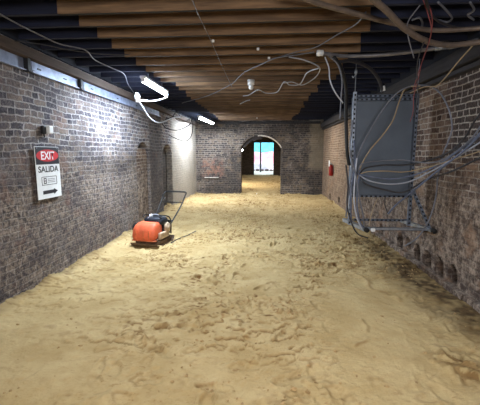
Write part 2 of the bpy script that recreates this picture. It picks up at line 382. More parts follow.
# ------------------------------------------------------------------ sand floor
def vnoise(x, y, s, seed):
    r = np.random.RandomState(seed); G = r.rand(257, 257)
    u, v = (x*s+100) % 256, (y*s+100) % 256; i, j = u.astype(int), v.astype(int); a, b = u-i, v-j
    a = a*a*(3-2*a); b = b*b*(3-2*b)
    return (G[i,j]*(1-a)*(1-b)+G[i+1,j]*a*(1-b)+G[i,j+1]*(1-a)*b+G[i+1,j+1]*a*b)*2-1
def seg_d(x, y, P):
    d = np.full_like(x, 9.)
    for (a, b) in zip(P, P[1:]):
        vx, vy = b[0]-a[0], b[1]-a[1]; L = vx*vx+vy*vy+1e-9
        t = np.clip(((x-a[0])*vx+(y-a[1])*vy)/L, 0, 1)
        d = np.minimum(d, np.hypot(x-a[0]-t*vx, y-a[1]-t*vy))
    return d
def fl(px, py): p = atZ(px, py, 0); return (p.x, p.y)
def height(x, y):
    h = .018*vnoise(x,y,.9,1)+.010*vnoise(x,y,2.7,2)
    smooth = np.exp(-(((x-.95-(.17*(y-2.6)))/.66)**2+((y-3.3)/1.45)**2)**2)        # trowelled area
    smooth = np.clip(smooth, 0, 1)
    left = 1/(1+np.exp((x+1.25)/.12))*(1/(1+np.exp((y-4.6)/.3)))*.75
    rough = (1-.93*smooth)*(1-left)
    wx = x+.06*vnoise(x,y,5,8); wy = y+.05*vnoise(x,y,6,33)
    pat = np.clip(.55+1.3*vnoise(x,y,1.7,34), .08, 1)
    l1_ = np.maximum(0, vnoise(wx*.75,wy*1.25,8,3)+.5*vnoise(wx,wy*1.3,17,4)-.15)
    l2_ = np.maximum(0, vnoise(wx,wy*1.2,27,35)-.1)
    h += rough*(pat*(.034*l1_ + .020*l2_) + .003*vnoise(x,y,45,6))
    def plate(a, b): 
        aa = a+.03*vnoise(a,b,13,51); bb = b+.03*vnoise(a,b,12,52)
        n_ = vnoise(aa*.8,bb*1.5,9.5,53)+.55*vnoise(aa,bb*1.4,23,54)+.3*vnoise(aa,bb,48,55)
        return np.clip((n_-.22)/.14, 0, 1)
    p0 = plate(x, y); rp = np.clip(rough+.25*left, 0, 1)*np.clip(.55+1.2*vnoise(x,y,1.4,56), .15, 1)
    h += rp*.026*p0
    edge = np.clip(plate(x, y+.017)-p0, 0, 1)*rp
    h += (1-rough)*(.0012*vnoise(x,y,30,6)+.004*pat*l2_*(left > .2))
    cav_shade = np.clip(rough*pat*(vnoise(x,y*1.4,11,31)*.6+.7*vnoise(x,y*1.4,25,32)-.35)*2.0, 0, 1)
    cav_shade = np.maximum(cav_shade, .9*edge)  # contact shade painted along the camera-side edges of the crust
    # footprints: dents with a thrown-up rim
    r = np.random.RandomState(5); fp = np.zeros_like(x)
    for i in range(620):
        cy = 2.0+11.4*r.rand()**1.25; cx = r.uniform(XL+.35, XR-.35)
        if cy < 5 and cx < -1.2 and r.rand() < .7: continue
        a = r.uniform(0, PI); L = .125*r.uniform(.8,1.1); W = .05*r.uniform(.8,1.2)
        m = (np.abs(x-cx) < .25) & (np.abs(y-cy) < .25)
        if not m.any(): continue
        dx, dy = x[m]-cx, y[m]-cy; u = dx*math.cos(a)+dy*math.sin(a); v = -dx*math.sin(a)+dy*math.cos(a)
        u = u + .015*vnoise(dx+cx, dy+cy, 14, 9)
        d = np.sqrt((u/W)**2+(v/L)**2); dep = .019*r.uniform(.4,1.2)
        k = rough[m]
        h[m] += k*(-dep/(1+np.exp((d-1)*9)) + dep*.75*np.exp(-((d-1.22)/.17)**2)*(.55+.45*np.sign(v)))
        cav_shade[m] = np.maximum(cav_shade[m], k*.7*np.exp(-((d-.95)/.13)**2)*(v > 0)*r.rand())
    # trowel sweeps: arcs in the smooth part
    c0 = fl(285, 405)
    ra = np.hypot(x-c0[0]+.2, (y-c0[1]+.2))
    h += smooth*.0011*np.sin(ra*74+2.5*vnoise(x,y,.8,12))*np.clip(vnoise(x,y,1.6,13)+.3, 0, 1)
    for P, amp, w in (([fl(351,272), fl(366,281), fl(372,289), fl(386,293), fl(399,300)], .022, .035),
                 ([fl(362,320), fl(367,328), fl(365,338), fl(356,345)], .016, .022), ([fl(345,262), fl(356,270)], .016, .03),
                 ([fl(418,316), fl(440,352), fl(452,385)], .010, .02), ([fl(395,318), fl(412,350), fl(418,392)], .006, .015),
                 ([fl(432,300), fl(455,330), fl(478,352)], .010, .02)):
        P = [(v.x, v.y) for v in catmull([(p[0], p[1], 0) for p in P], 5)]
        xw = x+.02*vnoise(x,y,9,41); yw = y+.02*vnoise(x,y,9,42)
        d = seg_d(xw, yw, P); e = np.exp(-(d/w)**2)*np.clip(.6+.9*vnoise(x,y,11,14), 0, 1); h += amp*e
        cav_shade = np.maximum(cav_shade, .55*np.exp(-(seg_d(xw, yw+w*.9, P)/(w*.6))**2)*np.clip(.5+vnoise(x,y,13,43), 0, 1)*(amp > .012))
    for (px, py, R, A_) in ((455,365,.16,.05),(470,378,.12,.04),(402,262,.12,.03),(380,255,.10,.02),(300,260,.08,.02)):
        c = fl(px, py); d = np.hypot(x-c[0], y-c[1]); e = np.exp(-(d/R)**2)
        h += e*(A_*.5+A_*.9*np.maximum(0, vnoise(x,y,17,15))+.012*vnoise(x,y,34,16)); cav_shade = np.maximum(cav_shade, .8*e*(vnoise(x,y,20,17) > 0))
    # banked against walls
    h += .05*np.exp(-(x-XL)/.16)*(1+.5*vnoise(x,y,4,18)) + .02*np.exp(-(XR-x)/.15)
    # damp dark patches by the right wall
    damp = np.zeros_like(x)
    P = [fl(372,243), fl(398,262), fl(420,282), fl(452,300), fl(485,330)]
    d = seg_d(x, y, P); damp = np.clip(1.3-d/(.34*(.9+.5*vnoise(x,y,2.5,20))), 0, 1)*(.75+.35*vnoise(x,y,6,21))
    damp = np.maximum(damp, .75*np.clip(1-(XR-x)/.22+.4*vnoise(x,y,5,22), 0, 1)*(y < 8.5))
    damp = np.maximum(damp, .5*np.clip(1-(x-XL)/.14+.3*vnoise(x,y,5,23), 0, 1))
    damp = np.clip(damp*(1+.5*vnoise(x,y,19,24)), 0, .95)
    return h, damp, cav_shade, rough
def field(name, xs, ys, detail=True):
    X, Y = np.meshgrid(xs, ys); x = X.ravel(); y = Y.ravel()
    h, damp, cav_shade, rough = height(x, y)
    if not detail: damp[:] = 0
    nx, ny = len(xs), len(ys)
    co_ = np.stack([x, y, h], 1)
    i = np.arange(nx*ny).reshape(ny, nx)
    f = np.stack([i[:-1,:-1], i[:-1,1:], i[1:,1:], i[1:,:-1]], -1).reshape(-1, 4)
    me = bpy.data.meshes.new(name)
    me.vertices.add(len(co_)); me.vertices.foreach_set('co', co_.ravel())
    me.loops.add(f.size); me.loops.foreach_set('vertex_index', f.ravel().astype(np.int32))
    me.polygons.add(len(f)); me.polygons.foreach_set('loop_start', np.arange(0, f.size, 4, dtype=np.int32))
    me.polygons.foreach_set('loop_total', np.full(len(f), 4, dtype=np.int32))
    me.update(); me.validate(); me.shade_smooth()
    for nm, a in (('damp', damp), ('cav_shade', cav_shade), ('rough', rough)):
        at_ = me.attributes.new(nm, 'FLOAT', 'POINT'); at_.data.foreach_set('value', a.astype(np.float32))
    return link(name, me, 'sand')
ys = [YB]; 
while ys[-1] < YE:
    yy = ys[-1]; ys.append(yy+(.2 if yy < 1.4 else max(.011, .0042*yy)))
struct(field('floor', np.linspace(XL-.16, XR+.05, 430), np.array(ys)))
struct(field('floor_far_room', np.linspace(-3.4, 3.4, 150), np.linspace(YE+.0, Y2+.5, 240), False))
bm = bmesh.new(); box(bm, (0, Y2+.5+10, -.05), (40, 20, .1)); struct(build('ground_outside', bm, 'outdoor'))

# crumbs of sand: uncountable
bm = bmesh.new(); bmesh.ops.create_icosphere(bm, subdivisions=1, radius=1)
bm.verts.ensure_lookup_table(); IV = np.array([v.co[:] for v in bm.verts]); IF = np.array([[v.index for v in f.verts] for f in bm.faces]); bm.free()
r = random.Random(3); VV = []; FF = []
for i in range(8000):
    y = 2.0+7*r.random()**1.5; x = r.uniform(XL+.15, XR-.1)
    if math.exp(-(((x-.95-(.17*(y-2.6)))/.66)**2+((y-3.3)/1.45)**2)**2) > .3 and r.random() < .93: continue
    if x < -.7 and y < 4.8 and r.random() < .9: continue
    if float(vnoise(np.array([x]), np.array([y]), 1.7, 34)[0]) < r.uniform(-.6,.5): continue
    s_ = .003+.010*r.random()**2.2
    FF.append(IF+len(VV)*len(IV)); VV.append(IV*RNG.uniform(.75,1.15,(len(IV),1))*np.array([s_*r.uniform(.9,1.9), s_*r.uniform(.8,1.3), s_*.8])+np.array([x,y,s_*.3]))
me = bpy.data.meshes.new('sand_crumbs'); me.from_pydata(np.concatenate(VV).tolist(), [], np.concatenate(FF).tolist())
crumbs = link('sand_crumbs', me, 'crumb'); tag(crumbs, 'small loose crumbs of sand strewn over the yellow sand floor', 'sand', kind='stuff')
# settle crumbs on the relief
me = crumbs.data; nv = len(me.vertices); c3 = np.zeros(nv*3); me.vertices.foreach_get('co', c3); c3 = c3.reshape(-1, 3)
hh = height(c3[:,0].copy(), c3[:,1].copy())[0]; c3[:,2] += hh; me.vertices.foreach_set('co', c3.ravel()); me.update()

# footing ledge at the foot of the right wall
bm = bmesh.new(); yy = 2.2
while yy < 7.6:
    L = random.uniform(.19, .22); box(bm, (XR-.03+random.uniform(-.008,.008), yy+L/2, .035+random.uniform(-.01,.008)), (.07, L-.012, .08), .008); yy += L
struct(build('baseboard_right', bm, 'brick_right'), 'low brick footing ledge along the right wall')

# ------------------------------------------------------------------ joists
jy = [2.62]
rows = [11, 24, 36, 47, 55.5, 64.5, 71, 76.5, 81.5]
jy = [atZ(215, r_, ZJ).y for r_ in rows]
while jy[-1] < YE-.4: jy.append(jy[-1]+.40)
jy = [jy[0]-.4*k for k in range(6, 0, -1)] + jy
jl = atZ(92, 30, ZJ).x
jobs = []
ORD = ['first','second','third','fourth','fifth','sixth','seventh','eighth','ninth','tenth','eleventh','twelfth','thirteenth','fourteenth','fifteenth','sixteenth','seventeenth','eighteenth','nineteenth','twentieth','twenty-first','twenty-second','twenty-third','twenty-fourth','twenty-fifth','twenty-sixth','twenty-seventh','twenty-eighth']
def gx(px, py): return atZ(px, py, ZJ).x
ends_l = [(53,11),(76,24),(95,36),(110,47),(123,55.5),(135,64.5),(145,71),(153,76.5),(160,81.5)]
ends_r = [(376,11),(366,24),(366,36),(357,47),(357,55.5),(345,64.5),(340,71),(338,76.5),(334,81.5)]
vis = 0
for i, y in enumerate(jy):
    k = i-6
    if k >= 0: lab = 'brown board sistered to dark joist, %s joist from the camera end of the ceiling' % (ORD[min(k, 27)])
    else: lab = 'ceiling joist behind the camera'
    t = thing('ceiling_joist', (0, y, ZJ), lab, 'joist', 0, 'exposed ceiling joists')
    if 0 <= k < 9: x0, x1 = gx(*ends_l[k]), gx(*ends_r[k])
    else: x0, x1 = -1.66+random.uniform(-.05,.05), .98+random.uniform(-.06,.06)
    for u0, u1 in ((XL+.01, x0+.25), (x1-.25, XR-.01)):
        bm = bmesh.new(); box(bm, ((u0+u1)/2, .035, .132), (u1-u0, .045, .225), .004, seg=1); build('dark_timber', bm, 'timber_dark', t)
    bm = bmesh.new(); box(bm, ((x0+x1)/2, -.012, .115), (x1-x0, .048, .23), .004, seg=1); bb = build('brown_board', bm, 'timber_brown', t); bb.data.materials.append(M['timber_under_shade'])
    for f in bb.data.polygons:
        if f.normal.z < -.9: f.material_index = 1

# ------------------------------------------------------------------ wall plates
def run(name, mat, x0, x1, z0, z1, y0=YB, y1=YE, bev=.004):
    bm = bmesh.new(); box(bm, ((x0+x1)/2, (y0+y1)/2, (z0+z1)/2), (abs(x1-x0), y1-y0, z1-z0), bev, seg=1); return build(name, bm, mat)
zl = atX(0, 63, XL).z; 
t = run('trim_plate_left', 'plate_brown', XL, XL+.10, zl+.135, zl+.245); struct(t)
# steel channel lengths on left wall, with shoes between
j1, j2 = atX(27, 66, XL+.03).y, atX(80, 86, XL+.03).y
for a, b, lab in ((YB, j1-.02, 'pale steel channel high on left wall, nearest to the camera'), (j1+.03, j2-.02, 'pale steel channel high on left wall above the exit sign'), (j2+.03, 8.9, 'pale steel channel high on left wall beside the nearer tube light')):
    t = thing('steel_channel', (XL, (a+b)/2, zl), lab, 'channel', 0, 'steel channels along the left wall top')
    L = b-a
    bm = bmesh.new(); box(bm, (.018, 0, .0675), (.012, L, .135), .002, seg=1); box(bm, (.035, 0, .006), (.045, L, .012), .002, seg=1); build('channel', bm, 'steel_pale', t)
    n = max(2, int(L/.9))
    for k in range(min(n, 6)):
        y = -L/2 + L*(k+.35)/n
        bm = bmesh.new(); box(bm, (.028, y, .07), (.012, .07, .018), .006); build('bolt', bm, 'black', t)
for y, lab in ((j1, 'dark metal joint shoe on the left wall channel, nearest the camera'), (j2, 'dark metal joint shoe on the left wall channel, above and beyond the exit sign')):
    t = thing('joint_shoe', (XL, y, zl), lab, 'bracket', 0, 'joint shoes on the left wall channel')
    bm = bmesh.new(); box(bm, (.045, -.02, .07), (.06, .055, .145), .006); box(bm, (.05, -.02, .0), (.075, .07, .014), .003); build('shoe', bm, 'black', t)
    bm = bmesh.new(); box(bm, (.058, .035, .065), (.045, .05, .10), .005); build('clip', bm, 'steel_pale', t)
zr = atX(480, 68, XR).z
struct(run('trim_shade_left', 'deck', XL, XL+.03, ZJ, 3.05)); struct(run('trim_shade_right', 'deck', XR-.03, XR, ZJ-.05, 3.05))  # dark strips added to stand in for shade between the joist ends
struct(run('trim_plate_right', 'plate_dark', XR-.13, XR, zr+.07, zr+.24)); struct(run('trim_flange_right', 'plate_dark', XR-.09, XR, zr, zr+.05, 1.0, YE))

# ------------------------------------------------------------------ tube lights
def tube_light(p0, p1, lab):
    p0 = Vector(p0); p1 = Vector(p1); d = p1-p0; L = d.length; mid = (p0+p1)/2
    t = thing('tube_light', mid, lab, 'light', math.atan2(-d.x, d.y), 'tube lights under the joists')
    bm = bmesh.new(); box(bm, (0,0,.045), (.09, L+.03, .035), .01); build('housing', bm, 'white', t)
    bm = bmesh.new(); cyl(bm, (0,-L/2+.03,0), (0,L/2-.03,0), .034); build('glowing_tube', bm, 'tube', t, True)
    for s in (-1,1):
        bm = bmesh.new(); box(bm, (0, s*(L/2-.01), .012), (.06,.04,.075), .01); build('end_cap', bm, 'white', t)
    for s in (-1,1):
        bm = bmesh.new(); cyl(bm, (0,s*L*.3,.06), (0,s*L*.3,ZJ-mid.z+.0), .006, seg=8); build('hanger_rod', bm, 'galv', t)
    ld = bpy.data.lights.new('tube_lamp', 'AREA'); ld.shape = 'RECTANGLE'; ld.size = .08; ld.size_y = L
    lo = bpy.data.objects.new('tube_lamp', ld); COL.objects.link(lo); lo.parent = t; lo.location = (0,0,-.035)
    return ld
ZT = 2.66
l1 = tube_light(atZ(143,80,ZT), atZ(166,94,ZT), 'glowing white tube light under the joists, nearer of the two on the left')
l2 = tube_light(atZ(199,117.5,ZT), atZ(213,123.5,ZT), 'glowing white tube light by the end wall, farther of the two on the left')

# ------------------------------------------------------------------ exit sign on left wall
xs_ = XL+.03
TL = atX(34.9,146,xs_); TR = atX(59.3,147.4,xs_); BL = atX(37.2,200.5,xs_); BR = atX(60.4,196,xs_)
y0, y1 = (TL.y+BL.y)/2, (TR.y+BR.y)/2; zt, zb = (TL.z+TR.z)/2, (BL.z+BR.z)/2
W, H = y1-y0, zt-zb
print('SIGN', W, H, y0, zt, zb)
sg = thing('exit_sign', (xs_, (y0+y1)/2, (zt+zb)/2), 'white EXIT SALIDA sign with red oval and black arrow hung on left brick wall', 'sign')
sg.rotation_euler = (PI/2, 0, PI/2)          # local x -> +Y, local y -> +Z, local z -> +X (into the room)
bm = bmesh.new(); box(bm, (0,0,0), (W,H,.008), .003, seg=1); build('sign_board', bm, 'white', sg)
bm = bmesh.new(); box(bm, (0,H*.5-.005-H*.165,.0046), (W-.016,H*.33,.002)); build('header_panel', bm, 'ink', sg)
bm = bmesh.new(); vs = [bm.verts.new((W*.46*math.cos(a), H*.33+H*.115*math.sin(a), .0062)) for a in [2*PI*k/40 for k in range(40)]]; bm.faces.new(vs); build('red_oval', bm, 'red', sg)
def text(body, name, x, y, z, w, h, mat, parent, bold=.0):
    c = bpy.data.curves.new(name, 'FONT'); c.body = body; c.size = 1; c.align_x = 'CENTER'; c.align_y = 'CENTER'; c.offset = bold
    tmp = bpy.data.objects.new('tmp', c); COL.objects.link(tmp); bpy.context.view_layer.update()
    me = bpy.data.meshes.new_from_object(tmp.evaluated_get(bpy.context.evaluated_depsgraph_get()))
    bpy.data.objects.remove(tmp); bpy.data.curves.remove(c)
    n = len(me.vertices); a = np.zeros(n*3); me.vertices.foreach_get('co', a); a = a.reshape(-1,3)
    lo, hi = a.min(0), a.max(0); a[:,0] = (a[:,0]-(lo[0]+hi[0])/2)*w/(hi[0]-lo[0])+x; a[:,1] = (a[:,1]-(lo[1]+hi[1])/2)*h/(hi[1]-lo[1])+y; a[:,2] = z
    me.vertices.foreach_set('co', a.ravel()); me.update(); me.materials.clear()
    return link(name, me, mat, parent)
text('EXIT', 'exit_lettering', 0, H*.33, .0078, W*.56, H*.155, 'white', sg, .02)
text('SALIDA', 'salida_lettering', 0, H*.07, .0056, W*.84, H*.12, 'ink', sg, .022)
bm = bmesh.new()
bw, bh, by = W*.62, H*.155, -H*.155
for cx, cy, sx, sy in ((0,by+bh/2,bw,.006),(0,by-bh/2,bw,.006),(-bw/2,by,.006,bh),(bw/2,by,.006,bh)): box(bm, (cx,cy,.0052), (sx,sy,.002))
build('notice_outline', bm, 'ink', sg)
bm = bmesh.new()
for k, (cx, cy, sx, sy) in enumerate(((-.36,0,.03,.7),(-.22,0,.03,.7),(-.29,.3,.16,.1),(-.29,0,.16,.1),(-.29,-.3,.10,.1))): box(bm, (cx*bw,by+cy*bh,.0052), (sx*bw,sy*bh,.002))
build('notice_symbol', bm, 'ink', sg)
bm = bmesh.new()
for k in (-.2,0,.2): box(bm, (bw*.14,by+k*bh,.0052), (bw*.5,.006,.002))
build('notice_lines', bm, 'cab_grey', sg)
bm = bmesh.new(); ay = -H*.375
vs = [bm.verts.new((x*W, ay+y*H, .0056)) for x,y in ((-.3,-.035),(.16,-.035),(.16,-.06),(.33,0),(.16,.06),(.16,.035),(-.3,.035))]; bm.faces.new(vs); build('arrow', bm, 'ink', sg)
for sx in (-1,1):
    bm = bmesh.new(); cyl(bm, (sx*W*.42,H*.47,-.03), (sx*W*.42,H*.47,.008), .006, seg=10); build('screw', bm, 'galv', sg)

# small device above the sign
c = atX(45,130,XL+.03)
t = thing('junction_box', (XL, c.y, c.z), 'small black and white box on the brick wall just above the exit sign', 'box')
bm = bmesh.new(); box(bm, (.03,-.03,0), (.05,.05,.10), .012); build('black_housing', bm, 'black', t)
bm = bmesh.new(); box(bm, (.045,.04,.005), (.09,.08,.09), .01); build('white_cover', bm, 'white', t)
bm = bmesh.new(); cyl(bm, (.03,-.025,-.05), (.03,-.02,-.09), .008, seg=8); build('cable_gland', bm, 'black', t)

# ------------------------------------------------------------------ plate compactor
pc = thing('plate_compactor', (-1.975, 6.0, .0), 'orange and black plate compactor with bent tube handle on sand by left wall', 'compactor', -.22); pc.scale = (1.02, 1.02, 1.05)
def cpart(name, bm, mat, smooth=False, parent=None): return build(name, bm, mat, parent or pc, smooth)
bm = bmesh.new()   # base plate: swept profile with up-turned toe and heel
prof = [(-.33,.05),(-.30,.02),(-.26,.0),(.22,.0),(.27,.03),(.30,.075)]
prof2 = [(v, w+.018) for v, w in prof]
for s in (0,):
    loop = prof + prof2[::-1]
    a = [bm.verts.new((-.25, v, w)) for v, w in loop]; b = [bm.verts.new((.25, v, w)) for v, w in loop]; n = len(loop)
    for i in range(n): bm.faces.new((a[i], a[(i+1)%n], b[(i+1)%n], b[i]))
    m = len(prof)
    for V in (a, b):
        for i in range(m-1): bm.faces.new((V[i], V[i+1], V[n-2-i], V[n-1-i]))
cpart('base_plate', bm, 'plate_steel')
bm = bmesh.new(); box(bm, (0,-.02,.075), (.40,.42,.10), .015); 
for s in (-1,1): box(bm, (s*.215,0,.05), (.02,.44,.07), .006)
cpart('base_casting', bm, 'plate_steel')
for sx in (-1,1):
    for sy in (-1,1):
        bm = bmesh.new(); cyl(bm, (sx*.15,sy*.15,.11), (sx*.15,sy*.15,.16), .035); cpart('rubber_mount', bm, 'rubber')
bm = bmesh.new()   # orange tank / hood at the front
loft(bm, [(-.04,-.14,.085,.17,.10),(-.04,-.14,.10,.205,.15),(-.04,-.14,.17,.222,.16),(-.035,-.13,.27,.222,.155),(-.03,-.11,.34,.200,.135),(-.02,-.09,.375,.175,.115),(-.02,-.08,.385,.13,.08)], 36, 5.5)
tank = cpart('orange_tank', bm, 'orange', True)
for sx in (-.12, .02, .12):
    bm = bmesh.new(); box(bm, (sx-.04,-.292,.20), (.012,.02,.15), .005); cpart('tank_rib', bm, 'orange_dirty')
bm = bmesh.new(); box(bm, (-.03,-.13,.10), (.45,.33,.02), .008); cpart('tank_skirt', bm, 'orange_dirty')
bm = bmesh.new(); box(bm, (.04,.12,.225), (.33,.22,.19), .025); 
for k in range(5): box(bm, (.04,.12,.16+.032*k), (.35,.24,.010), .004)
cpart('engine_block', bm, 'dkmetal')
bm = bmesh.new(); loft(bm, [(.02,.06,.33,.16,.12),(.02,.06,.345,.195,.145),(.02,.06,.42,.19,.14),(.02,.06,.45,.15,.11)], 28, 3.5); cpart('fuel_tank', bm, 'dkmetal', True)
bm = bmesh.new(); cyl(bm, (-.05,.02,.45), (-.05,.02,.485), .034, .03); ball(bm, (-.05,.02,.487), .028, (1,1,.4)); cpart('fuel_cap', bm, 'white', True)
bm = bmesh.new(); cyl(bm, (-.20,.10,.30), (-.12,.10,.30), .075, .085, 24); ball(bm, (-.2,.10,.30), .07, (.35,1,1)); cpart('air_filter', bm, 'black', True)
bm = bmesh.new(); cyl(bm, (.20,.10,.27), (.245,.10,.27), .095, .075, 28); cyl(bm, (.245,.10,.27), (.26,.10,.27), .04, .03, 20); cpart('recoil_starter', bm, 'tan', True)
bm = bmesh.new(); box(bm, (.21,-.02,.165), (.06,.30,.11), .02); cpart('belt_guard', bm, 'tan')
bm = bmesh.new(); box(bm, (.13,.21,.33), (.14,.10,.10), .03); cyl(bm, (.17,.24,.33), (.21,.29,.35), .014); cpart('muffler', bm, 'dkmetal')
bm = bmesh.new()   # guard hoop over the engine
for s in (-1,1):
    tube(bm, catmull([(s*.20,.26,.12),(s*.205,.26,.30),(s*.20,.22,.42),(s*.18,.05,.475),(s*.16,-.06,.455)], 6), .011, 8)
tube(bm, [Vector((-.18,.05,.475)), Vector((.18,.05,.475))], .011, 8); tube(bm, [Vector((-.2,.26,.30)), Vector((.2,.26,.30))], .011, 8)
cpart('guard_frame', bm, 'black', True)
bm = bmesh.new()   # handle
for s in (-1,1):
    tube(bm, catmull([(s*.15,.22,.14),(s*.17,.36,.24),(s*.225,.72,.54),(s*.235,.86,.68),(s*.235,.92,.73)], 6), .013, 8)
tube(bm, catmull([(-.235,.92,.73),(-.23,.96,.765),(-.18,.975,.78),(0,.98,.783),(.18,.975,.78),(.23,.96,.765),(.235,.92,.73)], 6), .015, 8)
hd = cpart('handle', bm, 'black', True)
bm = bmesh.new(); tube(bm, [Vector((-.228,.78,.60)), Vector((.228,.78,.60))], .011, 8); cpart('handle_crossbar', bm, 'black', True, hd)
bm = bmesh.new(); box(bm, (-.235,.88,.69), (.03,.05,.10), .01); cpart('throttle_lever', bm, 'black', False, hd)
bm = bmesh.new(); cyl(bm, (-.50,.20,.20), (-.41,.20,.20), .09, None, 24); cyl(bm, (-.50,.20,.20), (-.1,.20,.2), .015); cpart('transport_wheel', bm, 'rubber')
hd.location.x = -.045
cable('throttle_cable', [(-.1,.15,.46),(-.02,.35,.52),(-.12,.6,.62),(-.23,.86,.68)], .006, 'cab_black', None, parent=pc)
cable('water_hose', [(-.06,-.08,.44),(.02,.0,.50),(.12,.06,.46),(.2,.08,.36)], .007, 'cab_white', None, parent=pc)

# trailing cable on sand by the compactor
cable('ground_cord', [atZ(*p, .03) for p in ((171,243),(178,239),(188,235),(196,231))], .008, 'cab_dark', 'thin dark cord lying on the sand right of the compactor', 'cord')

# ------------------------------------------------------------------ equipment frame on the right
FY = 4.95
fr = thing('equipment_frame', (1.7, FY, .6), 'slotted steel frame carrying a large blue-grey board hung off the right wall', 'frame')
def strut(name, a, b, s=.041, mat='strut', parent=fr, roll=0):
    a = Vector(a); b = Vector(b); d = b-a; L = d.length; off = parent.location
    bm = bmesh.new(); w = .004; h = s/2
    box(bm, (0,-h+w/2,L/2), (s,w,L)); 
    for sx in (-1,1): box(bm, (sx*(h-w/2),0,L/2), (w,s,L)); box(bm, (sx*(h-.006),h-w/2,L/2), (.012,w,L))
    o = build(name, bm, mat, parent); z = d.normalized()
    y = Vector((0,1,0)); 
    if abs(z.y) > .8: y = Vector((0,0,-1))
    x = y.cross(z).normalized(); y = z.cross(x); mt = Matrix((x, y, z)).transposed().to_4x4()
    mt.translation = a-off; o.matrix_parent_inverse = Matrix(); o.matrix_local = mt @ Matrix.Rotation(roll, 4, 'Z'); return o
uL = atY(354,92,FY); uL2 = atY(358,222,FY); ux = (uL.x+uL2.x)/2
Lz0, Lz1 = .60, uL.z
xa = atY(352.5,150,FY).x; xb = atY(413.5,150,FY).x
strut('upright', (xa,FY,Lz0), (xa,FY,Lz1)); strut('upright', (xb,FY,Lz0), (xb,FY,Lz1-.03), mat='strut_dark')
zt_, zb_ = atY(385,97,FY).z, atY(385,197,FY).z
bm = bmesh.new(); box(bm, ((xa+xb)/2-1.7, .02+.025, (zt_+zb_)/2-.6), (xb-xa+.05, .02, zt_-zb_), .003, seg=1); bd = build('blue_grey_board', bm, 'board', fr)
def hx(z): return z
strut('cross_rail', (xa,FY+.005,zt_-.03), (xb,FY+.005,zt_-.03), .035, 'strut_dark'); 
strut('cross_rail', (xa,FY+.005,zb_+.01), (xb,FY+.005,zb_+.01), .025, 'strut_dark')
strut('cross_rail', (xa,FY+.05,zt_+.02), (xb,FY+.05,zt_+.02), .04, 'strut_dark')
bm = bmesh.new(); box(bm, ((xa+xb)/2+.12-1.7, -.0, zt_-.03-.6), (.20,.012,.014), .003); build('name_strip', bm, 'galv', fr)
# feet along depth
fl0, fl1 = atY(344,219.5,5.3), atY(366,229.5,4.62); fr0, fr1 = atY(401,220.5,5.3), atY(436,229,4.62)
fl0.z = fl1.z = fr0.z = fr1.z = .60
fr1.x = min(fr1.x, XR-.03)
strut('foot', fl0, fl1, .05, 'galv'); strut('foot', fr0, fr1, .045, 'galv')
strut('base_rail', (fl1.x,4.70,.60), (fr1.x,4.70,.60), .035, 'galv'); strut('base_rail', (fl0.x+.12,5.22,.62), (fr0.x+.05,5.22,.62), .03, 'strut_dark')
strut('brace', (xb+.01, FY-.02, atY(417,189,FY).z), (fr1.x-.02, 4.68, .62), .036, 'strut_dark')
for p, nm in ((fl1,'foot_cap'), (fr1,'foot_cap')):
    bm = bmesh.new(); q_ = p-fr.location; cyl(bm, q_+Vector((0,-.045,.0)), q_+Vector((0,.01,0)), .032, None, 20); build(nm, bm, 'rubber', fr, True)
bm = bmesh.new(); q_ = fl1-fr.location; box(bm, q_+Vector((.09,-.0,.0)), (.05,.05,.045), .01); build('foot_block', bm, 'white', fr)
for s in (0,1):
    bm = bmesh.new(); x = (xa, xb)[s]-1.7
    tube(bm, [Vector((x, .0, Lz1-.6-.02)), Vector((x, .0, ZJ-.6+.02))], .005, 6); build('hanger_wire', bm, 'galv', fr)
bm = bmesh.new(); q_ = Vector((xa-1.7, 0, atY(355,72,FY).z-.6)); ball(bm, q_, .028, (.7,.7,1.5)); tube(bm, catmull([q_+Vector((0,0,-.03)), q_+Vector((-.03,0,-.07)), q_+Vector((-.045,0,-.05))], 5), .008, 6); build('hanger_hook', bm, 'galv', fr, True)

# ------------------------------------------------------------------ conduits and cables (each a run of real 3-D points)
def zP(L, z): return [atZ(p[0], p[1], p[2] if len(p) > 2 else z) for p in L]
def yP(L, y=None): return [atY(p[0], p[1], p[2] if len(p) > 2 else y) for p in L]
cable('flexible_conduit', zP([(352,-22,2.76),(372,-2,2.72),(388,12,2.68),(404,28,2.62),(424,40,2.58),(446,45,2.58),(472,43,2.6),(500,38,2.62)], 0), .024, 'cond_brown', 'thick ribbed brown conduit sagging below the joists at upper right', 'conduit', n=16, seg=12, ribs=True)
cable('rigid_conduit', zP([(280,-12,2.77),(318,3,2.76),(350,12,2.75),(392,23,2.73),(430,30,2.72),(470,29,2.72),(500,25,2.72)], 0), .021, 'cond_brown', 'smooth brown conduit running from top centre above the sagging ribbed one', 'conduit', n=8, seg=12)
ct = cable('grey_conduit', zP([(321,53,2.74),(345,56,2.74),(380,55,2.74),(410,52,2.73),(438,48,2.72),(452,47,2.72),(478,40,2.72)], 0), .022, 'cond_grey', 'straight grey conduit crossing under the joists to the right wall', 'conduit', seg=12)
p = atZ(435,48.3,2.72); p2 = atZ(446,47,2.72); bm = bmesh.new(); cyl(bm, p, p2, .029); build('coupling', bm, 'galv', ct, True)
p = atZ(317,53,2.74); p2 = atZ(323,53,2.74); bm = bmesh.new(); cyl(bm, p, p2, .034); build('end_fitting', bm, 'white', ct, True)
cable('black_hose', yP([(334,57,4.3),(341,68,4.4),(346,88,4.6),(346,118,4.75),(347,150,4.8),(349,165,4.85)]), .022, 'cab_black', 'thick black hose hanging down left of the blue-grey board', 'hose', seg=10)
cable('bent_conduit', yP([(338,62,4.4),(352,61,4.5),(368,67,4.7),(378,78,4.85),(383,92,4.93)]), .021, 'cab_dark', 'dark conduit bending down into the top of the board', 'conduit', seg=10)
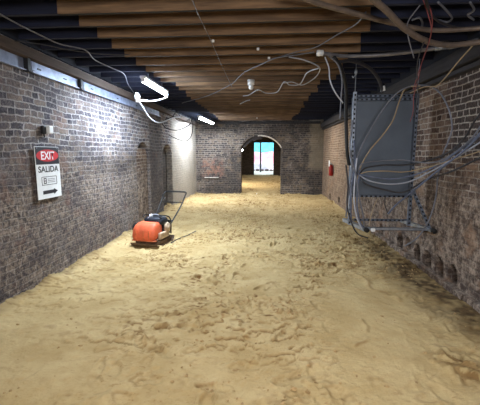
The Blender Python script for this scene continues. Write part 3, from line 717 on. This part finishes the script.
bm = bmesh.new(); cyl(bm, atY(382.5,86,4.92), atY(383,91,4.93), .03); tag(build('conduit_connector', bm, 'white', None, True), 'white connector on top edge of the blue-grey board', 'connector')
# left cables
cable('ceiling_cable', zP([(-15,5),(0,14),(18,24),(38,34),(60,44),(85,50),(95,60),(112,68),(124,74),(128,84),(134,93)], 2.74), .007, 'cab_grey', 'long thin grey cable sagging across the upper left to the tube light', 'cable')
cable('ceiling_cable', zP([(14,41),(40,44),(70,50),(100,54),(130,55)], 2.75), .006, 'cab_dark', 'thin dark cable across the dark joists at upper left', 'cable')
c = yP([(137,97,5.5)])[0]
bm = bmesh.new(); ball(bm, c, .045, (1,1,1.3)); cyl(bm, c-Vector((0,0,.08)), c+Vector((0,0,.06)), .028); tag(build('cable_connector', bm, 'white', None, True), 'white plug connector hanging beside the nearer tube light', 'connector')
cable('white_cable', yP([(137,100,5.5),(144,101,5.6),(154,101,5.8),(166,98,6.0),(168,95,6.2)]), .013, 'cab_white', 'white cable from connector up to the nearer tube light', 'cable')
cable('white_cable', yP([(138,100,5.5),(143,108,5.8),(149,117,6.3),(156,122,7.0),(163,122,7.8),(172,118,8.6),(180,117,9.2)]), .014, 'cab_white', 'white cable sagging down from connector along the left wall', 'cable')
r = random.Random(9)
for k, (L, lab) in enumerate((([(160,120),(166,128),(178,130),(190,124),(192,115)], 'dark cable loop under the left plate, lowest sag'),
     ([(158,112),(163,119),(172,117),(176,112),(180,116)], 'dark cable loop nearest the white sagging cable'),
     ([(167,121),(166,132),(175,138),(186,141),(192,134),(193,120)], 'dark cable hanging in the widest loop on the pale left wall'),
     ([(170,113),(178,120),(186,121),(193,117),(197,120)], 'dark cable festoon just before the farther tube light'))):
    cable('dark_cable_loop', yP(L, 9.2+.3*k), .011, 'cab_black', lab, 'cable', 'dark cable loops on the far left wall')
# ceiling centre cables
cable('thin_wire', yP([(190,-6,2.5),(199,16,3.0),(211,41,3.6),(222,66,4.5),(232,87,5.6)]), .0035, 'cab_grey', 'thin wire slanting down the centre of the joists from the top edge', 'wire')
cable('white_cable', zP([(182,103,2.7),(207,96),(230,85),(238,78),(245,72),(262,64),(276,58),(296,55),(314,52)], 2.75), .007, 'cab_grey', 'pale cable running diagonally across the joists to the conduit fitting', 'cable')
cable('white_cable', zP([(276,58),(296,52),(316,47),(335,36),(356,24),(366,12)], 2.76), .006, 'cab_grey', 'pale cable rising from mid ceiling towards the brown conduit', 'cable')
cable('white_cable', zP([(243,96),(249,95),(258,90),(266,93),(277,92),(284,82),(290,85),(300,84),(307,73),(319,68)], 2.70), .009, 'cab_white', 'wavy white cable drooping under the middle joists', 'cable')
cable('white_cable', zP([(284,83,2.7),(292,82,2.7),(302,85,2.7),(312,80,2.7),(318,74,2.7),(319,67,2.72),(304,60,2.75),(289,57,2.76)], 2.7), .008, 'cab_white', 'white cable looping back up beside the wavy one', 'cable')
cable('white_cable', zP([(240,104),(246,101),(250,100)], 2.7), .009, 'cab_white', 'short loose white cable end under the middle joists', 'cable')
c = atZ(251,85,2.72)
t = thing('lamp_holder', c, 'small unlit white lamp holder fixed under the middle joists', 'lamp holder')
bm = bmesh.new(); cyl(bm, (0,0,.0), (0,0,ZJ-c.z), .055, .06, 20); build('rose', bm, 'white', t, True)
bm = bmesh.new(); ball(bm, (0,0,-.035), .042, (1,1,1.1)); build('bulb', bm, 'white', t, True)
for (px, py, lab) in ((258,49,'small white staple on the brown joist, nearer one'),(269,58,'small white staple on the brown joist, farther one'),(213,41,'small white clip on the slanting thin wire'),(257,118,'small white fitting below the farthest joists')):
    bm = bmesh.new(); c = atZ(px,py,2.79); box(bm, c, (.03,.02,.03), .006); tag(build('cable_clip', bm, 'white'), lab, 'clip')
# cables from fitting down
cable('white_cable', yP([(325,57,4.2),(329,68,4.25),(330,80,4.3),(335,92,4.3),(343,103,4.35)]), .008, 'cab_white', 'white cable end hanging from fitting, curving right towards the board', 'cable')
cable('white_cable', yP([(329,56,4.2),(338,65,4.25),(342,80,4.3),(341,100,4.35),(340,120,4.4)]), .008, 'cab_grey', 'pale cable end hanging straight down from the conduit fitting', 'cable')
# red and tan wires on right
cable('red_wire', yP([(423,-8,3.0),(431,12,3.1),(432,28,3.2),(427,48,3.4),(420,68,3.6),(413,90,3.8)]), .0042, 'cab_red', 'red wire hanging from top edge past the right plate, longer curve', 'wire')
cable('red_wire', yP([(420,-8,3.0),(428,14,3.1),(431,34,3.2),(422,62,3.5),(418,80,3.7),(414,95,3.85),(413,112,3.9),(410,122,3.9)]), .004, 'cab_red', 'reddish wire ending in a hook in front of the board', 'wire')
cable('dark_wire', yP([(424,42,3.3),(418,60,3.5),(417,76,3.6),(418,96,3.7),(414,118,3.8)]), .005, 'cab_dark', 'thin dark wire hanging beside the red wires', 'wire')
cable('thin_wire', yP([(420,5,3.0),(408,22,3.1),(408,36,3.2),(414,58,3.3)]), .005, 'cab_grey', 'thin grey wire dangling left of the red wires', 'wire')
cable('tan_cable', yP([(474,44,3.55),(458,62,3.7),(445,78,3.9),(436,86,4.1),(424,87,4.3),(410,93,4.6)]), .007, 'cab_tan', 'tan cable rising up to the right wall plate', 'cable')
for pts, lab in (([(438,2),(446,10),(452,18),(447,22),(438,20)], 'bent metal hanger strap left of two at top right'), ([(470,2),(474,10),(468,15),(474,20)], 'bent metal hanger strap right of two at top right'), ([(412,20),(420,18),(422,26),(414,30)], 'bent metal hanger strap beside the red wires')):
    cable('hanger_strap', zP(pts, 2.77), .009, 'cab_grey', lab, 'hanger', 'hanger straps at top right')
cable('dark_cable', zP([(425,-5),(430,12),(440,22),(460,28),(484,27)], 2.74), .011, 'cab_dark', 'dark cable bending right at the top beside the red wires', 'cable')
# big loops around the frame
cable('loop_cable', yP([(352,178,4.75),(357,158,4.7),(366,138,4.7),(380,114,4.7),(396,94,4.6),(412,86,4.5),(428,86,4.3),(440,93,4.2),(449,110,4.1),(452,128,4.1),(448,142,4.15),(443,154,4.2),(438,176,4.3),(436,196,4.4),(432,212,4.45),(426,226,4.5),(416,239,4.6),(405,246,4.7)]), .010, 'cab_grey', 'grey cable arching over the board and dropping down the right wall', 'cable')
cable('loop_cable', yP([(420,86,4.35),(406,88,4.6),(399,102,4.7),(393,120,4.7),(382,136,4.7),(370,150,4.7),(361,166,4.72),(357,180,4.7)]), .009, 'cab_tan', 'tan cable sweeping down across the face of the board', 'cable')
B = [([(359,174),(366,168,4.6),(384,165,4.55),(405,165,4.5),(430,160,4.3),(455,150,4.0),(484,142,3.62)], 'cab_dark', .010, 'dark cable, upper edge of the bundle sweeping right from the board'),
     ([(359,175),(370,181,4.55),(388,184,4.45),(408,182,4.4),(430,172,4.2),(455,158,3.9),(484,140,3.6)], 'cab_pale', .009, 'pale cable, lowest sag of the bundle in front of the board'),
     ([(358,174),(372,177,4.55),(392,179,4.5),(414,175,4.4),(436,166,4.2),(460,150,3.9),(484,130,3.6)], 'cab_blue', .010, 'blue-grey cable in the middle of the bundle in front of the board'),
     ([(358,173),(362,164,4.6),(380,161,4.6),(404,160,4.5),(428,163,4.3),(446,158,4.1),(470,140,3.75),(486,118,3.6)], 'cab_grey', .008, 'grey cable at the top of the bundle turning steeply up at right'),
     ([(360,176),(366,184,4.55),(386,190,4.5),(404,192,4.4),(426,180,4.3),(450,172,4.0),(484,156,3.62)], 'cab_dark', .010, 'dark cable sagging lowest over the bottom of the board'),
     ([(388,214,4.7),(396,205,4.6),(412,192,4.4),(430,177,4.2),(452,160,3.9),(468,147,3.75),(486,128,3.6)], 'cab_blue', .011, 'blue-grey cable rising diagonally from base rail to the right wall'),
     ([(440,158,4.2),(455,148,4.0),(466,136,3.85),(474,122,3.7),(488,104,3.6)], 'cab_dark', .010, 'dark cable climbing the right wall at the frame edge'),
     ([(359,175),(366,172,4.6),(384,171,4.5),(404,172,4.5),(424,168,4.35),(446,162,4.05),(484,150,3.62)], 'cab_tan', .007, 'thin tan cable inside the bundle'),]
for L, mt, rr, lab in B:
    cable('bundle_cable', yP([(p[0],p[1],p[2] if len(p) > 2 else 4.68) for p in L]), rr, mt, lab, 'cable', 'cable bundle looping in front of the board')
V = [([(351,150),(352,170),(349,190),(347,205),(346,217)], 'cab_grey', 'grey cable, leftmost of those dropping down the frame upright'),
     ([(354,140),(355,165),(351,190),(351,215),(352,222)], 'cab_blue', 'blue-grey cable dropping down just left of the frame upright'),
     ([(357,158),(355,178),(354,200),(357,218),(362,229)], 'cab_white', 'pale cable dropping down frame upright to the foot'),
     ([(360,170),(358,186),(357,205),(360,222),(365,228)], 'cab_blue', 'blue-grey cable dropping in front of the upright to the foot block'),
     ([(353,120),(350,150),(356,175),(359,196),(363,215),(364,226)], 'cab_grey', 'grey cable crossing the upright from left to right'),
     ([(346,165),(348,185),(347,205),(352,224),(358,234),(368,238)], 'cab_dark', 'dark cable hanging past the foot down to the sand')]
for k, (L, mt, lab) in enumerate(V):
    cable('drop_cable', yP(L, 4.72-.015*k), .010, mt, lab, 'cable', 'cables dropping down the left upright')
cable('drop_cable', yP([(385,196),(385,205),(388,214)], 4.85), .007, 'cab_dark', 'short dark cable hanging under the board', 'cable')
cable('drop_cable', yP([(378,198,4.85),(374,206,4.8),(371,216,4.75),(369,226,4.7)]), .007, 'cab_tan', 'tan cable curving from board bottom to the foot block', 'cable')

# ------------------------------------------------------------------ extinguisher on right wall
c = atX(331,166.5,XR-.08)
t = thing('fire_extinguisher', (XR-.075, c.y, c.z-.30), 'red fire extinguisher with white tag hung on the far right wall', 'extinguisher'); t.scale = (.8,.8,.8)
bm = bmesh.new(); loft(bm, [(0,0,0,.07,.07),(0,0,.02,.085,.085),(0,0,.36,.085,.085),(0,0,.42,.06,.06),(0,0,.45,.03,.03)], 24, 2); build('cylinder_body', bm, 'extred', t, True)
bm = bmesh.new(); cyl(bm, (0,0,.44), (0,0,.50), .025); box(bm, (-.05,0,.52), (.14,.03,.02), .006); box(bm, (-.05,0,.485), (.11,.025,.015), .005); build('valve_lever', bm, 'galv', t)
bm = bmesh.new(); box(bm, (-.09,-.05,.50), (.02,.19,.24), .004); build('paper_tag', bm, 'white', t)
bm = bmesh.new(); tube(bm, catmull([(0,.02,.47),(-.02,.11,.44),(-.02,.12,.25),(-.02,.10,.1)], 6), .012); build('hose', bm, 'black', t, True)
bm = bmesh.new(); box(bm, (.075,0,.3), (.03,.08,.3), .004); build('wall_bracket', bm, 'galv', t)

# ------------------------------------------------------------------ second room and outside
c = atY(241.8,150,YE+.75)
t = thing('work_light', (c.x, c.y, c.z), 'small bright lamp just inside the left side of the arch', 'light')
bm = bmesh.new(); ball(bm, (0,0,0), .06); build('glowing_bulb', bm, 'lampglow', t, True)
bm = bmesh.new(); cyl(bm, (0,0,.05), (0,0,.12), .03); cyl(bm, (0,0,.12), (0,0,3.1-c.z), .006, seg=8); build('lamp_cord', bm, 'black', t)
tagp = lambda nm, bm_, mt, lab, cat, grp=None: tag(build(nm, bm_, mt), lab, cat, grp)
def out(px, py, y): return atY(px, py, y)
a, b = out(246,166,38), out(283,130,38)
bm = bmesh.new(); box(bm, ((a.x+b.x)/2, 38, (a.z+.0)/2+.55), (b.x-a.x+6, .2, 2.3)); tagp('pink_wall', bm, 'pinkwall', 'pale pink wall seen outside through the far doorway', 'wall')
bm = bmesh.new()
zt2 = out(262,128,37.7).z; zb2 = out(262,152,37.7).z
n = 26
for i in range(n):   # rumpled netting sheet
    pass
g = [[bm.verts.new((a.x-2+(b.x-a.x+4)*i/n, 37.86+.04*math.sin(i*1.3+j*.7), zb2+(zt2-zb2)*j/10+.05*math.sin(i*.9))) for i in range(n+1)] for j in range(11)]
for j in range(10):
    for i in range(n): bm.faces.new((g[j][i], g[j][i+1], g[j+1][i+1], g[j+1][i]))
tagp('netting_sheet', bm, 'mesh_cyan', 'cyan netting sheet hung outside above the pink wall', 'netting')
for px, lab in ((247,'dark scaffold post outside, left of the doorway view'),(260.5,'dark scaffold post standing in the middle of the far doorway view')):
    c = out(px,168,30); bm = bmesh.new(); cyl(bm, (c.x,c.y,0), (c.x,c.y,4.2), .07); t = tagp('scaffold_post', bm, 'cab_dark', lab, 'post', None)
c0, c1 = out(252,168.5,33), out(275,163.5,33)
bm = bmesh.new(); box(bm, ((c0.x+c1.x)/2,33,.18), (c1.x-c0.x+2,.35,.36), .05); box(bm, ((c0.x+c1.x)/2,33,.49), (c1.x-c0.x+2,.16,.3), .04); tagp('white_barrier', bm, 'whitewall', 'low white barrier across the outside of the far doorway', 'barrier')
r = random.Random(4)
for k in range(5):
    c = out(253+4.6*k, 164, 31.5); s = r.uniform(.13,.17); bm = bmesh.new(); vs = ball(bm, (c.x,c.y,s*.55), s, (1.2,1,.7), 2)
    for v in vs: v.co += Vector((r.uniform(-1,1), r.uniform(-1,1), r.uniform(-.6,.8)))*s*.14
    tagp('rubble_lump', bm, 'rubble', 'dark lump of rubble on the ground outside the far doorway', 'rubble', 'rubble lumps outside')

# ------------------------------------------------------------------ lights
l1.energy = 150; l1.color = (.74,.87,1)
l2.energy = 130; l2.color = (.85,.92,1)
def area(name, loc, sx, sy, e, col, rot=(0,0,0)):
    ld = bpy.data.lights.new(name, 'AREA'); ld.shape = 'RECTANGLE'; ld.size = sx; ld.size_y = sy; ld.energy = e; ld.color = col
    o = bpy.data.objects.new(name, ld); COL.objects.link(o); o.location = loc; o.rotation_euler = rot
area('fill_above_camera', (-.1, 1.75, 2.74), .15, 1.1, 50, (.98,.98,1))  # added fill light over the foreground, out of view, no fixture
area('fill_behind_camera', (.2, -2.3, 1.75), 1.6, .8, 125, (.98,.98,1), (math.radians(88),0,0))  # added fill panel facing forward to brighten joist faces, out of view
area('tube_far_room', (-1.6, 17.5, 2.6), .2, 1.5, 190, (1,.95,.85))
area('tube_far_room', (1.2, 22.5, 2.6), .2, 1.5, 30, (1,.95,.85))
area('fill_far_ceiling', (1.1, 11.5, 2.7), .15, 1.2, 35, (1,.95,.85))  # added fill under the far ceiling, no fixture modelled
sd = bpy.data.lights.new('sun', 'SUN'); sd.energy = 5; sd.angle = .03; so = bpy.data.objects.new('sun', sd); COL.objects.link(so); so.rotation_euler = (math.radians(45), 0, math.radians(20))
w = bpy.data.worlds.new('World'); S.world = w; w.use_nodes = True
w.node_tree.nodes['Background'].inputs[0].default_value = (.65,.85,1,1); w.node_tree.nodes['Background'].inputs[1].default_value = 2.4
S.view_settings.view_transform = 'Standard'; S.view_settings.look = 'None'; S.view_settings.exposure = .25
